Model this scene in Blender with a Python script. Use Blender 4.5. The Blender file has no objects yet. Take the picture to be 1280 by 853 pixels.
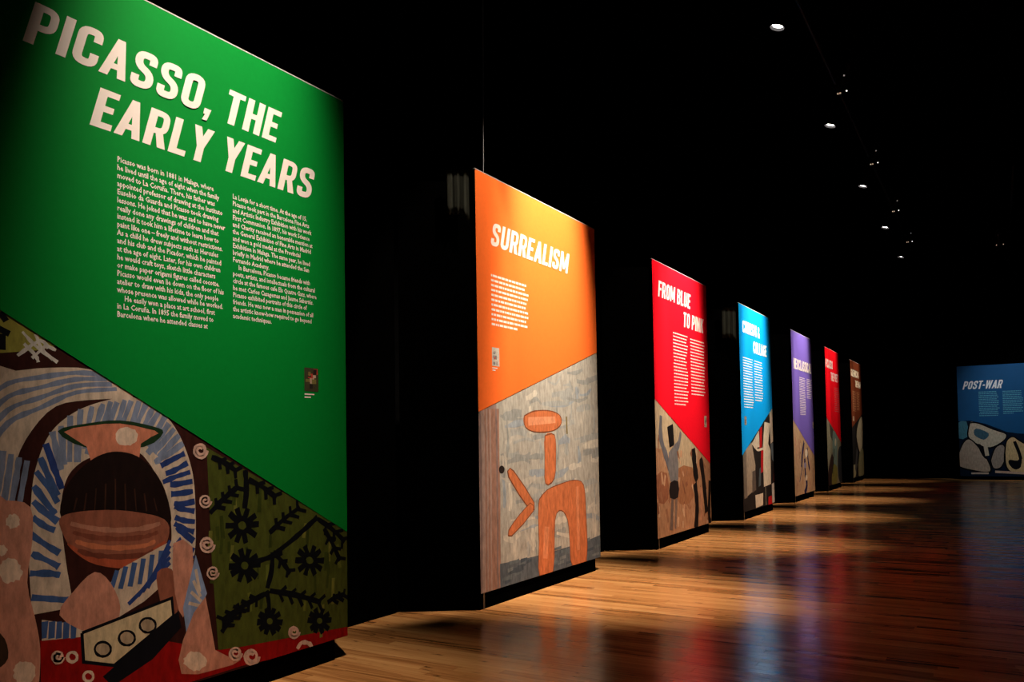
import bpy, bmesh, math, random
import numpy as np
from mathutils import Vector, Matrix
random.seed(7)
SC = bpy.context.scene
COL = SC.collection

# ---------------------------------------------------------------- camera, world, exposure, lights
F, YAW, PITCH, ROLL, PCX, PCY = 1000.0, 0.5436, 0.0345, -0.0161, 640.0, 518.1083
EYE = Vector((0, 0, 1.6))
def cam_axes():
    cy, sy, cp, sp = math.cos(YAW), math.sin(YAW), math.cos(PITCH), math.sin(PITCH)
    fwd = Vector((-sy*cp, cy*cp, sp)); right = Vector((cy, sy, 0)); up = right.cross(fwd)
    r = math.cos(ROLL)*right + math.sin(ROLL)*up
    u = -math.sin(ROLL)*right + math.cos(ROLL)*up
    return r, u, fwd
AR, AU, AF = cam_axes()
cd = bpy.data.cameras.new('camera'); cam = bpy.data.objects.new('camera', cd); COL.objects.link(cam)
cam.matrix_world = Matrix(((AR.x, AU.x, -AF.x, EYE.x), (AR.y, AU.y, -AF.y, EYE.y), (AR.z, AU.z, -AF.z, EYE.z), (0, 0, 0, 1)))
cd.sensor_width = 36; cd.lens = F/1280*36; cd.shift_y = (PCY-426.5)/1280; cd.clip_end = 200
SC.camera = cam
w = bpy.data.worlds.new('world'); SC.world = w; w.use_nodes = True
w.node_tree.nodes['Background'].inputs[0].default_value = (0.8, 0.85, 1, 1)
w.node_tree.nodes['Background'].inputs[1].default_value = 0.0003
vs = SC.view_settings; vs.view_transform = 'Standard'; vs.look = 'None'; vs.gamma = 1; vs.use_curve_mapping = False
vs.exposure = 0.0

PX = -4.25                                    # the plane of the row of panels
PZ0, PZ1 = 0.153, 4.258                       # their lower and upper edges
S0 = [2.006, 6.404, 11.070, 15.683, 20.355, 24.902, 29.711]
SW = [2.571, 2.700, 2.565, 2.555, 2.537, 2.417, 2.649]
LX, LZ = -2.68, 7.97                          # the row of spotlights
#            dy    power  size(deg) blend aim_x  aim_z  colour
WARM = (1.0, 0.83, 0.66)
SPOTS = [(0.20, 2900, 54, 0.9, -4.25, 2.6, WARM),
         (0.05, 8300, 54, 0.85, -4.25, 2.3, WARM),
         (0.20, 6000, 54, 0.85, -4.25, 2.3, WARM),
         (0.20, 6600, 54, 0.85, -4.25, 2.3, WARM),
         (0.20, 4400, 54, 0.85, -4.25, 2.3, WARM),
         (0.45, 2000, 54, 0.85, -4.25, 2.3, WARM),
         (0.25, 1500, 54, 0.85, -4.25, 2.3, WARM)]
GAP_LAMPS = [(1, 6.3), (2, 10.95), (3, 15.6), (4, 20.1), (5, 24.7), (6, 28.9)]   # narrow lamps lighting the gaps (panel, y)
GAP_POWER, GAP_SIZE, GAP_BLEND = 1700, 20, 0.45
OVAL = 0.53                                   # the beams are ovals: narrow along the row, wide across the aisle
END_Y = 32.72                                 # the end wall's printed panel
END_SPOT = ((1.0, 27.6, 7.9), (0.9, END_Y, 2.4), 950, 44, 0.9, (0.8, 0.93, 1.0))

# ---------------------------------------------------------------- helpers
def lin(c):
    o = []
    for v in c[:3]:
        v = v/255.0
        o.append(v/12.92 if v <= 0.04045 else ((v+0.055)/1.055)**2.4)
    return (*o, 1)
MATS = {}
def mat(name, col, rough=0.6, metal=0, spec=0.3, var=0.0, scale=(6, 6, 6), emit=0, bump=0):
    if name in MATS: return MATS[name]
    m = bpy.data.materials.new(name); m.use_nodes = True; nt = m.node_tree; b = nt.nodes['Principled BSDF']
    b.inputs['Base Color'].default_value = col; b.inputs['Roughness'].default_value = rough
    b.inputs['Metallic'].default_value = metal; b.inputs['Specular IOR Level'].default_value = spec
    if emit:
        b.inputs['Emission Color'].default_value = col; b.inputs['Emission Strength'].default_value = emit
    if var or bump:
        g = nt.nodes.new('ShaderNodeNewGeometry'); mp = nt.nodes.new('ShaderNodeMapping'); n = nt.nodes.new('ShaderNodeTexNoise')
        mp.inputs['Scale'].default_value = scale; n.inputs['Scale'].default_value = 1; n.inputs['Detail'].default_value = 6
        n.inputs['Roughness'].default_value = 0.65
        nt.links.new(g.outputs['Position'], mp.inputs[0]); nt.links.new(mp.outputs[0], n.inputs['Vector'])
        if var:
            r = nt.nodes.new('ShaderNodeMapRange'); r.inputs['From Min'].default_value = 0.3; r.inputs['From Max'].default_value = 0.7
            r.inputs['To Min'].default_value = 1-var; r.inputs['To Max'].default_value = 1+var
            mx = nt.nodes.new('ShaderNodeVectorMath'); mx.operation = 'SCALE'; mx.inputs[0].default_value = col[:3]
            nt.links.new(n.outputs[0], r.inputs['Value']); nt.links.new(r.outputs[0], mx.inputs['Scale'])
            nt.links.new(mx.outputs[0], b.inputs['Base Color'])
        if bump:
            bp = nt.nodes.new('ShaderNodeBump'); bp.inputs['Strength'].default_value = bump; bp.inputs['Distance'].default_value = 0.003
            nt.links.new(n.outputs[0], bp.inputs['Height']); nt.links.new(bp.outputs[0], b.inputs['Normal'])
    MATS[name] = m
    return m
BLACK = mat('black_cloth', (0.0008, 0.0008, 0.0009, 1), 1.0, spec=0.0, var=0.3)
BLACKP = mat('black_paint', (0.0007, 0.0007, 0.0007, 1), 1.0, spec=0.0, var=0.3)
METAL = mat('black_metal', (0.004, 0.004, 0.004, 1), 0.5, spec=0.2, var=0.2)
STEEL = mat('steel', (0.10, 0.095, 0.09, 1), 0.4, metal=0.7, var=0.1)
def link(name, me, mats, parent=None):
    for m in (mats if isinstance(mats, (list, tuple)) else [mats]): me.materials.append(m)
    o = bpy.data.objects.new(name, me); COL.objects.link(o)
    if parent: o.parent = parent
    return o
def obj(name, bm, mats, parent=None, smooth=False):
    me = bpy.data.meshes.new(name)
    bmesh.ops.recalc_face_normals(bm, faces=bm.faces[:])
    bm.to_mesh(me); bm.free()
    if smooth:
        for p in me.polygons: p.use_smooth = True
    return link(name, me, mats, parent)
def thing(name, label, cat, loc=(0, 0, 0), group=None):
    o = bpy.data.objects.new(name, None); COL.objects.link(o); o.location = loc; o.empty_display_size = 0.1
    return tag(o, label, cat, group)
def tag(o, label, cat, group=None):
    o['label'] = label; o['category'] = cat
    if group: o['group'] = group
    return o
def box(bm, x0, x1, y0, y1, z0, z1, bevel=0):
    r = bmesh.ops.create_cube(bm, size=1)
    for v in r['verts']:
        v.co = Vector(((x0+x1)/2+v.co.x*(x1-x0), (y0+y1)/2+v.co.y*(y1-y0), (z0+z1)/2+v.co.z*(z1-z0)))
    if bevel:
        es = list({e for v in r['verts'] for e in v.link_edges})
        bmesh.ops.bevel(bm, geom=es, offset=bevel, segments=1, affect='EDGES')
def prism(bm, pts, z0, z1):
    a = [bm.verts.new((x, y, z0)) for x, y in pts]; b = [bm.verts.new((x, y, z1)) for x, y in pts]
    n = len(pts); bm.faces.new(a[::-1]); bm.faces.new(b)
    for i in range(n): bm.faces.new((a[i], a[(i+1) % n], b[(i+1) % n], b[i]))
def cone(bm, p0, p1, r0, r1, n=20, caps=True):
    p0, p1 = Vector(p0), Vector(p1); d = (p1-p0); q = d.to_track_quat('Z', 'Y').to_matrix().to_4x4()
    M = Matrix.Translation((p0+p1)/2) @ q
    bmesh.ops.create_cone(bm, cap_ends=caps, segments=n, radius1=r0, radius2=r1, depth=d.length, matrix=M)

# pixel of the photograph -> point on the plane x = PX (y, z) or on y = END_Y (x, z)
def ray(x, y): return AF + (x-PCX)/F*AR - (y-PCY)/F*AU
def on_row(x, y):
    d = ray(x, y); q = d*(PX/d.x); return q.y, q.z+1.6
def on_end(x, y):
    d = ray(x, y); q = d*(END_Y/d.y); return q.x, q.z+1.6
def homography(src, dst):
    A, B = [], []
    for (x, y), (u, v) in zip(src, dst):
        A += [[x, y, 1, 0, 0, 0, -u*x, -u*y], [0, 0, 0, x, y, 1, -v*x, -v*y]]; B += [u, v]
    h = np.linalg.solve(np.array(A), np.array(B))
    def f(x, y):
        w_ = h[6]*x+h[7]*y+1; return ((h[0]*x+h[1]*y+h[2])/w_, (h[3]*x+h[4]*y+h[5])/w_)
    return f
CORN = [((-19.2, -101.1), (430.5, 126), (433.5, 793), (-26.2, 938.1)),
        ((592, 212.5), (742.3, 287), (752, 699), (601.5, 743.5)),
        ((813.5, 325), (881.3, 357.5), (890.5, 652.5), (823, 675.5)),
        ((923, 378), (961.5, 397), (970, 629), (930, 642)),
        ((989, 411), (1013, 423.5), (1020, 611.5), (993.5, 620)),
        ((1030.5, 434.5), (1047, 443), (1054, 602), (1035.5, 607.5)),
        ((1062, 450), (1076, 458), (1082, 595), (1067, 600.5))]
class Face:
    """a printed face: local u (metres from its left edge), v (metres above the floor)"""
    def __init__(s, k):
        s.k = k
        if k < 7:
            s.w = SW[k]; s.z0, s.z1 = PZ0, PZ1
            s.map = homography(CORN[k], [(0, PZ1), (s.w, PZ1), (s.w, PZ0), (0, PZ0)])
        else:
            x0, z1 = on_end(1195.5, 458.5); z0 = on_end(1195.5, 595.5)[1]; s.x0 = x0; s.w = 5.2; s.z0, s.z1 = z0, z1
            s.map = lambda x, y: ((lambda q: (q[0]-s.x0, q[1]))(on_end(x, y)))
    def P(s, pts): return [s.map(x, y) for x, y in pts]
    def place(s, u, v, d):                       # world point, d = height above the face
        return (PX+d, S0[s.k]+u, v) if s.k < 7 else (s.x0+u, END_Y-d, v)
FACES = [Face(k) for k in range(8)]

def clip(poly, u0, u1, v0, v1):
    def cut(P, ins, inter):
        o = []
        for i in range(len(P)):
            a, b = P[i-1], P[i]
            if ins(b):
                if not ins(a): o.append(inter(a, b))
                o.append(b)
            elif ins(a): o.append(inter(a, b))
        return o
    def iu(c): return lambda a, b: (c, a[1]+(b[1]-a[1])*(c-a[0])/(b[0]-a[0]))
    def iv(c): return lambda a, b: (a[0]+(b[0]-a[0])*(c-a[1])/(b[1]-a[1]), c)
    P = poly
    for ins, it in ((lambda p: p[0] >= u0, iu(u0)), (lambda p: p[0] <= u1, iu(u1)), (lambda p: p[1] >= v0, iv(v0)), (lambda p: p[1] <= v1, iv(v1))):
        if len(P) < 3: return []
        P = cut(P, ins, it)
    return P if len(P) >= 3 else []
def smooth_pts(P, n=6, closed=True):
    o = []; N = len(P)
    rng = range(N) if closed else range(N-1)
    g = (lambda i: P[i % N]) if closed else (lambda i: P[min(max(i, 0), N-1)])
    for i in rng:
        p0, p1, p2, p3 = g(i-1), g(i), g(i+1), g(i+2)
        for j in range(n):
            t = j/n
            o.append(tuple(0.5*(2*p1[a]+(p2[a]-p0[a])*t+(2*p0[a]-5*p1[a]+4*p2[a]-p3[a])*t*t+(3*p1[a]-p0[a]-3*p2[a]+p3[a])*t**3) for a in (0, 1)))
    if not closed: o.append(P[-1])
    return o
def strip(P, wd, closed=False):
    """quads of constant width along a polyline (mitred); wd number or list"""
    n = len(P); L, R_ = [], []
    for i in range(n):
        if closed: a, b, c = P[i-1], P[i], P[(i+1) % n]
        else: a, b, c = P[max(i-1, 0)], P[i], P[min(i+1, n-1)]
        d1 = (b[0]-a[0], b[1]-a[1]); d2 = (c[0]-b[0], c[1]-b[1])
        l1 = math.hypot(*d1) or 1e-9; l2 = math.hypot(*d2) or 1e-9
        if d1 == (0, 0): d1 = d2; l1 = l2
        if d2 == (0, 0): d2 = d1; l2 = l1
        n1 = (-d1[1]/l1, d1[0]/l1); n2 = (-d2[1]/l2, d2[0]/l2)
        m = (n1[0]+n2[0], n1[1]+n2[1]); q = max(0.5, (m[0]**2+m[1]**2)/2); h = (wd[i] if isinstance(wd, list) else wd)/2
        m = (m[0]/q*h, m[1]/q*h)
        L.append((b[0]+m[0], b[1]+m[1])); R_.append((b[0]-m[0], b[1]-m[1]))
    out = []
    for i in range(n if closed else n-1):
        j = (i+1) % n; out.append([L[i], L[j], R_[j], R_[i]])
    return out
def prop(name, face, polys, mats, parent, d, idx=None, dstep=0.0, clipit=True):
    """flat printed shapes on the face; polys in (u,v)"""
    bm = bmesh.new()
    for i, P in enumerate(polys):
        if clipit: P = clip(P, 0.002, face.w-0.002, face.z0+0.002, face.z1-0.002)
        if not P: continue
        Q = [P[0]]
        for p in P[1:]:
            if abs(p[0]-Q[-1][0])+abs(p[1]-Q[-1][1]) > 1e-5: Q.append(p)
        if len(Q) > 2 and abs(Q[0][0]-Q[-1][0])+abs(Q[0][1]-Q[-1][1]) < 1e-5: Q.pop()
        if len(Q) < 3: continue
        dd = d + (dstep[i] if isinstance(dstep, list) else i*dstep)
        f = bm.faces.new([bm.verts.new(face.place(u, v, dd)) for u, v in Q])
        f.normal_update()
        want = Vector((1, 0, 0)) if face.k < 7 else Vector((0, -1, 0))
        if f.normal.dot(want) < 0: f.normal_flip()
        f.material_index = idx[i] if idx else 0
    bmesh.ops.triangulate(bm, faces=[f for f in bm.faces if len(f.verts) > 4])
    me = bpy.data.meshes.new(name); bm.to_mesh(me); bm.free()
    return link(name, me, mats, parent)
class Art:
    """a painted picture: layered shapes given in photograph pixels, then one printed mesh"""
    def __init__(s, face): s.f = face; s.polys = []; s.idx = []; s.mats = []; s.names = {}; s.lay = []; s.n = 0
    def m(s, c):
        key = 'paint_%d_%d_%d' % tuple(c)
        if key not in s.names:
            s.names[key] = len(s.mats); s.mats.append(mat(key, lin(c), 0.8, spec=0.06, var=0.30, scale=(25, 25, 9)))
        return s.names[key]
    def add(s, polys, c):
        s.n += 1
        for P in polys: s.polys.append(P); s.idx.append(s.m(c)); s.lay.append(s.n*(0.000006 if s.f.k < 2 else 0.00003 if s.f.k < 7 else 0.00005))
    def poly(s, c, pts, sm=0):
        P = s.f.P(pts); s.add([smooth_pts(P, sm) if sm else P], c)
    def line(s, c, pts, w, sm=0, jit=0.0, taper=False):
        P = s.f.P(pts)
        if sm: P = smooth_pts(P, sm, False)
        W = [w*(1+random.uniform(-jit, jit))*((0.45+0.55*math.sin(math.pi*(0.12+0.76*i/(len(P)-1)))) if taper else 1) for i in range(len(P))]
        s.add(strip(P, W), c)
    def ell(s, c, x, y, rx, ry, rot=0, n=26, wob=0.0):
        pts = []
        for i in range(n):
            a = 2*math.pi*i/n; k = 1+random.uniform(-wob, wob)
            px, py = rx*k*math.cos(a), ry*k*math.sin(a)
            pts.append((x+px*math.cos(rot)-py*math.sin(rot), y+px*math.sin(rot)+py*math.cos(rot)))
        s.poly(c, pts)
    def ring(s, c, x, y, rx, ry, w, turns=1.0, n=20, sp=0.0):
        s.line(c, [(x+rx*(1-sp*i/n)*math.cos(2*math.pi*turns*i/n), y+ry*(1-sp*i/n)*math.sin(2*math.pi*turns*i/n)) for i in range(n+1)], w, jit=0.2)
    def build(s, name, parent): return prop(name, s.f, s.polys, s.mats, parent, 0.0004, s.idx, s.lay)

# ---------------------------------------------------------------- headline letters (condensed bold caps, drawn as strokes in a unit cap height)
T = 0.195; A_ = T/2
def fil(P, r, closed=False, n=5):
    o = []; N = len(P)
    for i in range(N):
        if not closed and i in (0, N-1): o.append(P[i]); continue
        a, b, c = Vector(P[i-1]), Vector(P[i]), Vector(P[(i+1) % N])
        ra = min(r, (a-b).length*0.5, (c-b).length*0.5); p = b+(a-b).normalized()*ra; q = b+(c-b).normalized()*ra
        for j in range(n+1):
            t = j/n; v = p*(1-t)**2+b*2*t*(1-t)+q*t*t; o.append((v.x, v.y))
    return o
def rc(x0, x1, y0, y1): return [(x0, y0), (x1, y0), (x1, y1), (x0, y1)]
def glyph(ch):
    W = 0.53; r = 0.21; st = rc(0, T, 0, 1); th = T*0.82
    if ch == 'I': return [st], T
    if ch in 'PR':
        g = [st]+strip(fil([(A_, 1-A_*.85), (W-A_, 1-A_*.85), (W-A_, .44), (A_, .44)], r), th)
        if ch == 'R': g.append([(.22, .44), (.40, .44), (W+.02, 0), (W-.18, 0)])
        return g, W
    if ch == 'B':
        return [st]+strip(fil([(A_, 1-A_*.85), (W-A_-.02, 1-A_*.85), (W-A_-.02, .53), (A_, .53)], r), th)+strip(fil([(A_, .53), (W-A_, .53), (W-A_, A_*.85), (A_, A_*.85)], r), th), W
    if ch == 'D': return [st]+strip(fil([(A_, 1-A_*.85), (W-A_, 1-A_*.85), (W-A_, A_*.85), (A_, A_*.85)], r), th), W
    if ch in 'CG':
        P = [(W-A_, .66), (W-A_, 1-A_), (A_, 1-A_), (A_, A_), (W-A_, A_), (W-A_, .36 if ch == 'C' else .48)]
        g = strip(fil(P, r), T*.95)
        if ch == 'G': g.append(rc(W*.5, W, .38, .53))
        return g, W
    if ch == 'O': return strip(fil([(A_, A_), (W-A_, A_), (W-A_, 1-A_), (A_, 1-A_)], r, True), T*.95, True), W
    if ch == 'S': return strip(fil([(W-A_, .68), (W-A_, 1-A_), (A_, 1-A_), (A_, .60), (W-A_, .42), (W-A_, A_), (A_, A_), (A_, .32)], .2), T*.93), W
    if ch == 'U': return strip(fil([(A_, 1), (A_, A_), (W-A_, A_), (W-A_, 1)], r), T*.95), W
    if ch == 'A': return [[(-.02, 0), (.17, 0), (.355, 1), (.19, 1)], [(.57, 0), (.38, 0), (.195, 1), (.36, 1)], rc(.12, .44, .20, .35)], .55
    if ch == 'E': return [st, rc(0, .45, 0, th), rc(0, .45, 1-th, 1), rc(0, .40, .43, .43+th)], .45
    if ch == 'F': return [st, rc(0, .45, 1-th, 1), rc(0, .40, .42, .42+th)], .44
    if ch == 'L': return [st, rc(0, .43, 0, th)], .42
    if ch == 'H': return [st, rc(W-T, W, 0, 1), rc(T, W-T, .42, .42+th)], W
    if ch == 'T': return [rc(.15, .15+T, 0, 1), rc(0, .495, 1-th, 1)], .495
    if ch == 'Y': return [rc(.165, .165+T, 0, .45), [(-.01, 1), (.18, 1), (.165+T, .42), (.165, .42)], [(.535, 1), (.345, 1), (.165, .42), (.165+T, .42)]], .525
    if ch == 'M': return [rc(0, .17, 0, 1), rc(.53, .70, 0, 1), [(0, 1), (.19, 1), (.42, .15), (.28, .15)], [(.70, 1), (.51, 1), (.28, .15), (.42, .15)]], .70
    if ch == 'N': return [rc(0, .17, 0, 1), rc(.38, .55, 0, 1), [(0, 1), (.18, 1), (.55, 0), (.37, 0)]], .55
    if ch == 'K': return [st, [(.34, 1), (.55, 1), (.27, .45), (.13, .45)], [(.20, .58), (.36, .62), (.57, 0), (.36, 0)]], .56
    if ch == 'W': return [[(0, 1), (.18, 1), (.29, 0), (.13, 0)], [(.29, 0), (.13, 0), (.32, 1), (.46, 1)], [(.32, 1), (.46, 1), (.65, 0), (.49, 0)], [(.60, 1), (.78, 1), (.65, 0), (.49, 0)]], .78
    if ch == '&': return strip(fil([(.54, .04), (.13, .72), (.16, 1-A_), (.38, 1-A_), (.38, .66), (A_, .42), (A_, A_), (.36, A_), (.50, .46)], .14), .15), .56
    if ch == '-': return [rc(0, .26, .36, .36+th)], .26
    if ch == ',': return [[(.03, .17), (.22, .17), (.16, -.17), (.03, -.17), (.08, 0), (.03, 0)]], .2
    return [], .2
def headline(face, lines, parent, m, shear=0.27, name='headline_word'):
    """lines: (text, baseline-left px, baseline-right px, cap height in metres)"""
    objs = []
    for text, a, b, cap in lines:
        polys = []
        (u0, v0), (u1, v1) = face.map(*a), face.map(*b)
        gap = 0.085; adv = []; x = 0
        for i, ch in enumerate(text):
            g, wd = glyph(ch); adv.append((x, g)); x += wd+gap
        tot = x-gap; sx = (u1-u0)/(tot*cap)
        v = (v0+v1)/2
        for ch, (x0, g) in zip(text+' ', adv+[(0, [])]):
            if ch == ' ':                                  # each word a part
                objs.append(prop(name, face, polys, m, parent, 0.0036, None, 0.00002 if face.k < 2 else 0.00005 if face.k < 7 else 0.00015)); polys = []
            for P in g:
                polys.append([(u0+((x0+px)*sx+py*shear)*cap, v+py*cap) for px, py in P])
    return objs
WHITE = mat('white_print', (0.82, 0.74, 0.70, 1), 0.6, spec=0.2)
def greek(face, col_px, nlines, parent, m, end_frac=0.6, indents=(), name='text_column', fill=None):
    """an unreadable column of print: rows of word-long dashes. col_px: TL, TR, BL, BR"""
    tl, tr, bl = [face.map(*p) for p in col_px]
    if fill is None: fill = .46 if face.k == 1 else .36
    polys = []; pitch = (tl[1]-bl[1])/max(1, nlines-1)
    W = tr[0]-tl[0]
    for i in range(nlines):
        y = tl[1]-pitch*i; x = tl[0]+(0.04*W if i in indents else 0)
        lim = tl[0]+W*(end_frac if i == nlines-1 or (i+1) in indents else random.uniform(0.88, 1.0))
        while x < lim-0.02:
            L = random.uniform(0.02, 0.085); e = min(x+L, lim)
            polys.append(rc(x, e, y-pitch*fill/2, y+pitch*fill/2)); x = e+0.011
    return prop(name, face, polys, m, parent, 0.0036)
def real_text(face, lines, x0y0, line2, nl, width_px, ref, parent, m, name='text_column'):
    """readable lines set in the built-in face. x0y0 first baseline px, line2 last baseline px, ref = index of the line whose end is width_px"""
    a = face.map(*x0y0); b = face.map(*line2); e = face.map(*width_px)
    pitch = (a[1]-b[1])/(nl-1); verts = []; faces = []
    size = pitch*0.98
    def mesh_of(s):
        cu = bpy.data.curves.new('t', 'FONT'); cu.body = s; cu.size = 1; cu.resolution_u = 1; cu.offset = 0.022
        o = bpy.data.objects.new('t', cu); COL.objects.link(o); bpy.context.view_layer.update()
        dg = bpy.context.evaluated_depsgraph_get(); me = bpy.data.meshes.new_from_object(o.evaluated_get(dg))
        V = [v.co.copy() for v in me.vertices]; P = [list(p.vertices) for p in me.polygons]
        bpy.data.objects.remove(o); bpy.data.curves.remove(cu); bpy.data.meshes.remove(me)
        return V, P
    sx = None
    V, P = mesh_of(lines[ref]); sx = (e[0]-a[0])/max(v.x for v in V)
    for i, s in enumerate(lines):
        ind = 0.0
        if s.startswith('>'): s = s[1:]; ind = 0.045
        V, P = mesh_of(s); n0 = len(verts)
        for v in V: verts.append(face.place(a[0]+ind+v.x*sx, a[1]-pitch*i+v.y*size, 0.0036))
        for p in P: faces.append([n0+q for q in p])
    me = bpy.data.meshes.new(name); me.from_pydata(verts, [], faces); me.update()
    return link(name, me, m, parent)

# ---------------------------------------------------------------- the room
def board_material():
    m = bpy.data.materials.new('floor_wood'); m.use_nodes = True; nt = m.node_tree; N = nt.nodes; L = nt.links; b = N['Principled BSDF']
    g = N.new('ShaderNodeNewGeometry'); oi = N.new('ShaderNodeObjectInfo')
    ad = N.new('ShaderNodeMath'); ad.operation = 'ADD'; L.new(g.outputs['Random Per Island'], ad.inputs[0]); L.new(oi.outputs['Random'], ad.inputs[1])
    fr = N.new('ShaderNodeMath'); fr.operation = 'FRACT'; L.new(ad.outputs[0], fr.inputs[0])
    mp = N.new('ShaderNodeMapping'); mp.inputs['Scale'].default_value = (1.1, 42, 1)
    cb = N.new('ShaderNodeCombineXYZ'); ml = N.new('ShaderNodeMath'); ml.operation = 'MULTIPLY'; ml.inputs[1].default_value = 37
    L.new(fr.outputs[0], ml.inputs[0]); L.new(ml.outputs[0], cb.inputs[2]); L.new(cb.outputs[0], mp.inputs['Location'])
    L.new(g.outputs['Position'], mp.inputs[0])
    n1 = N.new('ShaderNodeTexNoise'); n1.inputs['Scale'].default_value = 1; n1.inputs['Detail'].default_value = 7; n1.inputs['Roughness'].default_value = .6
    L.new(mp.outputs[0], n1.inputs['Vector'])
    # strips inside a board: each factory board is three narrow strips
    mp2 = N.new('ShaderNodeMapping'); mp2.inputs['Scale'].default_value = (1.7, 30.0, 1); L.new(g.outputs['Position'], mp2.inputs[0])
    wn = N.new('ShaderNodeTexVoronoi'); wn.inputs['Scale'].default_value = 1; L.new(mp2.outputs[0], wn.inputs['Vector'])
    sp = N.new('ShaderNodeSeparateColor'); L.new(wn.outputs['Color'], sp.inputs[0])
    a1 = N.new('ShaderNodeMath'); a1.operation = 'MULTIPLY_ADD'; a1.inputs[1].default_value = 0.55; L.new(n1.outputs[0], a1.inputs[0])
    a2 = N.new('ShaderNodeMath'); a2.operation = 'MULTIPLY'; a2.inputs[1].default_value = 0.30; L.new(fr.outputs[0], a2.inputs[0]); L.new(a2.outputs[0], a1.inputs[2])
    a3 = N.new('ShaderNodeMath'); a3.operation = 'MULTIPLY_ADD'; a3.inputs[1].default_value = 0.22; L.new(sp.outputs[0], a3.inputs[0]); L.new(a1.outputs[0], a3.inputs[2])
    cr = N.new('ShaderNodeValToRGB'); L.new(a3.outputs[0], cr.inputs[0]); e = cr.color_ramp.elements
    e[0].position = 0.26; e[0].color = (0.20, 0.075, 0.020, 1); e[1].position = 0.80; e[1].color = (0.60, 0.31, 0.115, 1)
    x = e.new(0.5); x.color = (0.43, 0.19, 0.062, 1)
    # scattered dark knots
    n2 = N.new('ShaderNodeTexNoise'); mp3 = N.new('ShaderNodeMapping'); mp3.inputs['Scale'].default_value = (5, 22, 1); L.new(g.outputs['Position'], mp3.inputs[0]); L.new(mp3.outputs[0], n2.inputs['Vector'])
    n2.inputs['Scale'].default_value = 1; n2.inputs['Detail'].default_value = 3
    mr = N.new('ShaderNodeMapRange'); mr.inputs['From Min'].default_value = .27; mr.inputs['From Max'].default_value = .36; mr.inputs['To Min'].default_value = .35; mr.inputs['To Max'].default_value = 1
    L.new(n2.outputs[0], mr.inputs['Value'])
    mx = N.new('ShaderNodeVectorMath'); mx.operation = 'SCALE'; L.new(cr.outputs[0], mx.inputs[0]); L.new(mr.outputs[0], mx.inputs['Scale'])
    L.new(mx.outputs[0], b.inputs['Base Color'])
    b.inputs['Roughness'].default_value = 0.24; b.inputs['Specular IOR Level'].default_value = 0.5
    r3 = N.new('ShaderNodeMapRange'); r3.inputs['To Min'].default_value = .17; r3.inputs['To Max'].default_value = .24; L.new(fr.outputs[0], r3.inputs['Value']); L.new(r3.outputs[0], b.inputs['Roughness'])
    bp = N.new('ShaderNodeBump'); bp.inputs['Strength'].default_value = 0.12; bp.inputs['Distance'].default_value = 0.002; L.new(n1.outputs[0], bp.inputs['Height']); L.new(bp.outputs[0], b.inputs['Normal'])
    return m
WOOD = board_material()
XL, XR, YN, YF, ZC = -6.2, 9.0, -3.0, 33.6, 9.6
def struct(name, bm, m):
    o = obj(name, bm, m); o['kind'] = 'structure'; return o
bm = bmesh.new(); box(bm, XL, XR, YN, YF, -0.14, -0.02); floor = struct('floor', bm, BLACKP)
bm = bmesh.new(); box(bm, XL, XR, YN, YF, ZC, ZC+.15); struct('ceiling', bm, BLACKP)
def pleated(bm, p0, p1, z0, z1, pitch=0.16, amp=0.025):
    p0, p1 = Vector(p0), Vector(p1); d = p1-p0; L = d.length; n = int(L/pitch*6); t = d.normalized(); nn = Vector((-t.y, t.x))
    vs_ = []
    for i in range(n+1):
        s = L*i/n; q = p0+t*s+nn*amp*math.sin(2*math.pi*s/pitch)*(0.8+0.2*math.sin(s*3.1))
        vs_.append((bm.verts.new((q.x, q.y, z0)), bm.verts.new((q.x, q.y, z1))))
    for a, b in zip(vs_, vs_[1:]): bm.faces.new((a[0], b[0], b[1], a[1]))
bm = bmesh.new(); box(bm, XL-.15, XL, YN, YF, -0.14, ZC); struct('wall_left', bm, BLACKP)
bm = bmesh.new(); box(bm, XR, XR+.15, YN, YF, -0.14, ZC); struct('wall_right', bm, BLACKP)
bm = bmesh.new(); box(bm, XL-.15, XR+.15, YF, YF+.15, -0.14, ZC+.15); struct('wall_back', bm, BLACKP)
bm = bmesh.new(); box(bm, XL-.15, XR+.15, YN-.15, YN, -0.14, ZC+.15); struct('wall_front', bm, BLACKP)

# floorboards: laid across the aisle; near ones are objects, the far ones one joined part
BW = 0.092; GAP = 0.0016; LENS = [1.45, 1.7, 1.95, 2.2]
def board_bm(bm, x0, x1, y0, y1):
    a = [bm.verts.new(p) for p in ((x0, y0, -.02), (x1, y0, -.02), (x1, y1, -.02), (x0, y1, -.02))]
    t = [bm.verts.new(p) for p in ((x0, y0, 0), (x1, y0, 0), (x1, y1, 0), (x0, y1, 0))]
    bm.faces.new(t)
    for i in range(4):
        j = (i+1) % 4; bm.faces.new((a[i], a[j], t[j], t[i]))
BM = {}
for Ln in LENS:
    bm = bmesh.new(); board_bm(bm, 0, Ln-GAP, 0, BW-GAP); me = bpy.data.meshes.new('floor_board'); bm.to_mesh(me); bm.free(); me.materials.append(WOOD); BM[Ln] = me
rest = bmesh.new(); row = 0; y = YN; cand = []
while y < YF-BW:
    x = XL - random.uniform(0, 1.4)
    while x < XR:
        Ln = random.choice(LENS); x1 = x+Ln
        cx, cyy = x+Ln/2, y+BW/2
        if x >= XL and x1 <= XR: cand.append((x, y, Ln))
        else:
            xa, xb = max(x, XL), min(x1, XR)
            if xb-xa > .05: board_bm(rest, xa, xb-GAP, y, y+BW-GAP)
        x = x1
    y += BW
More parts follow.
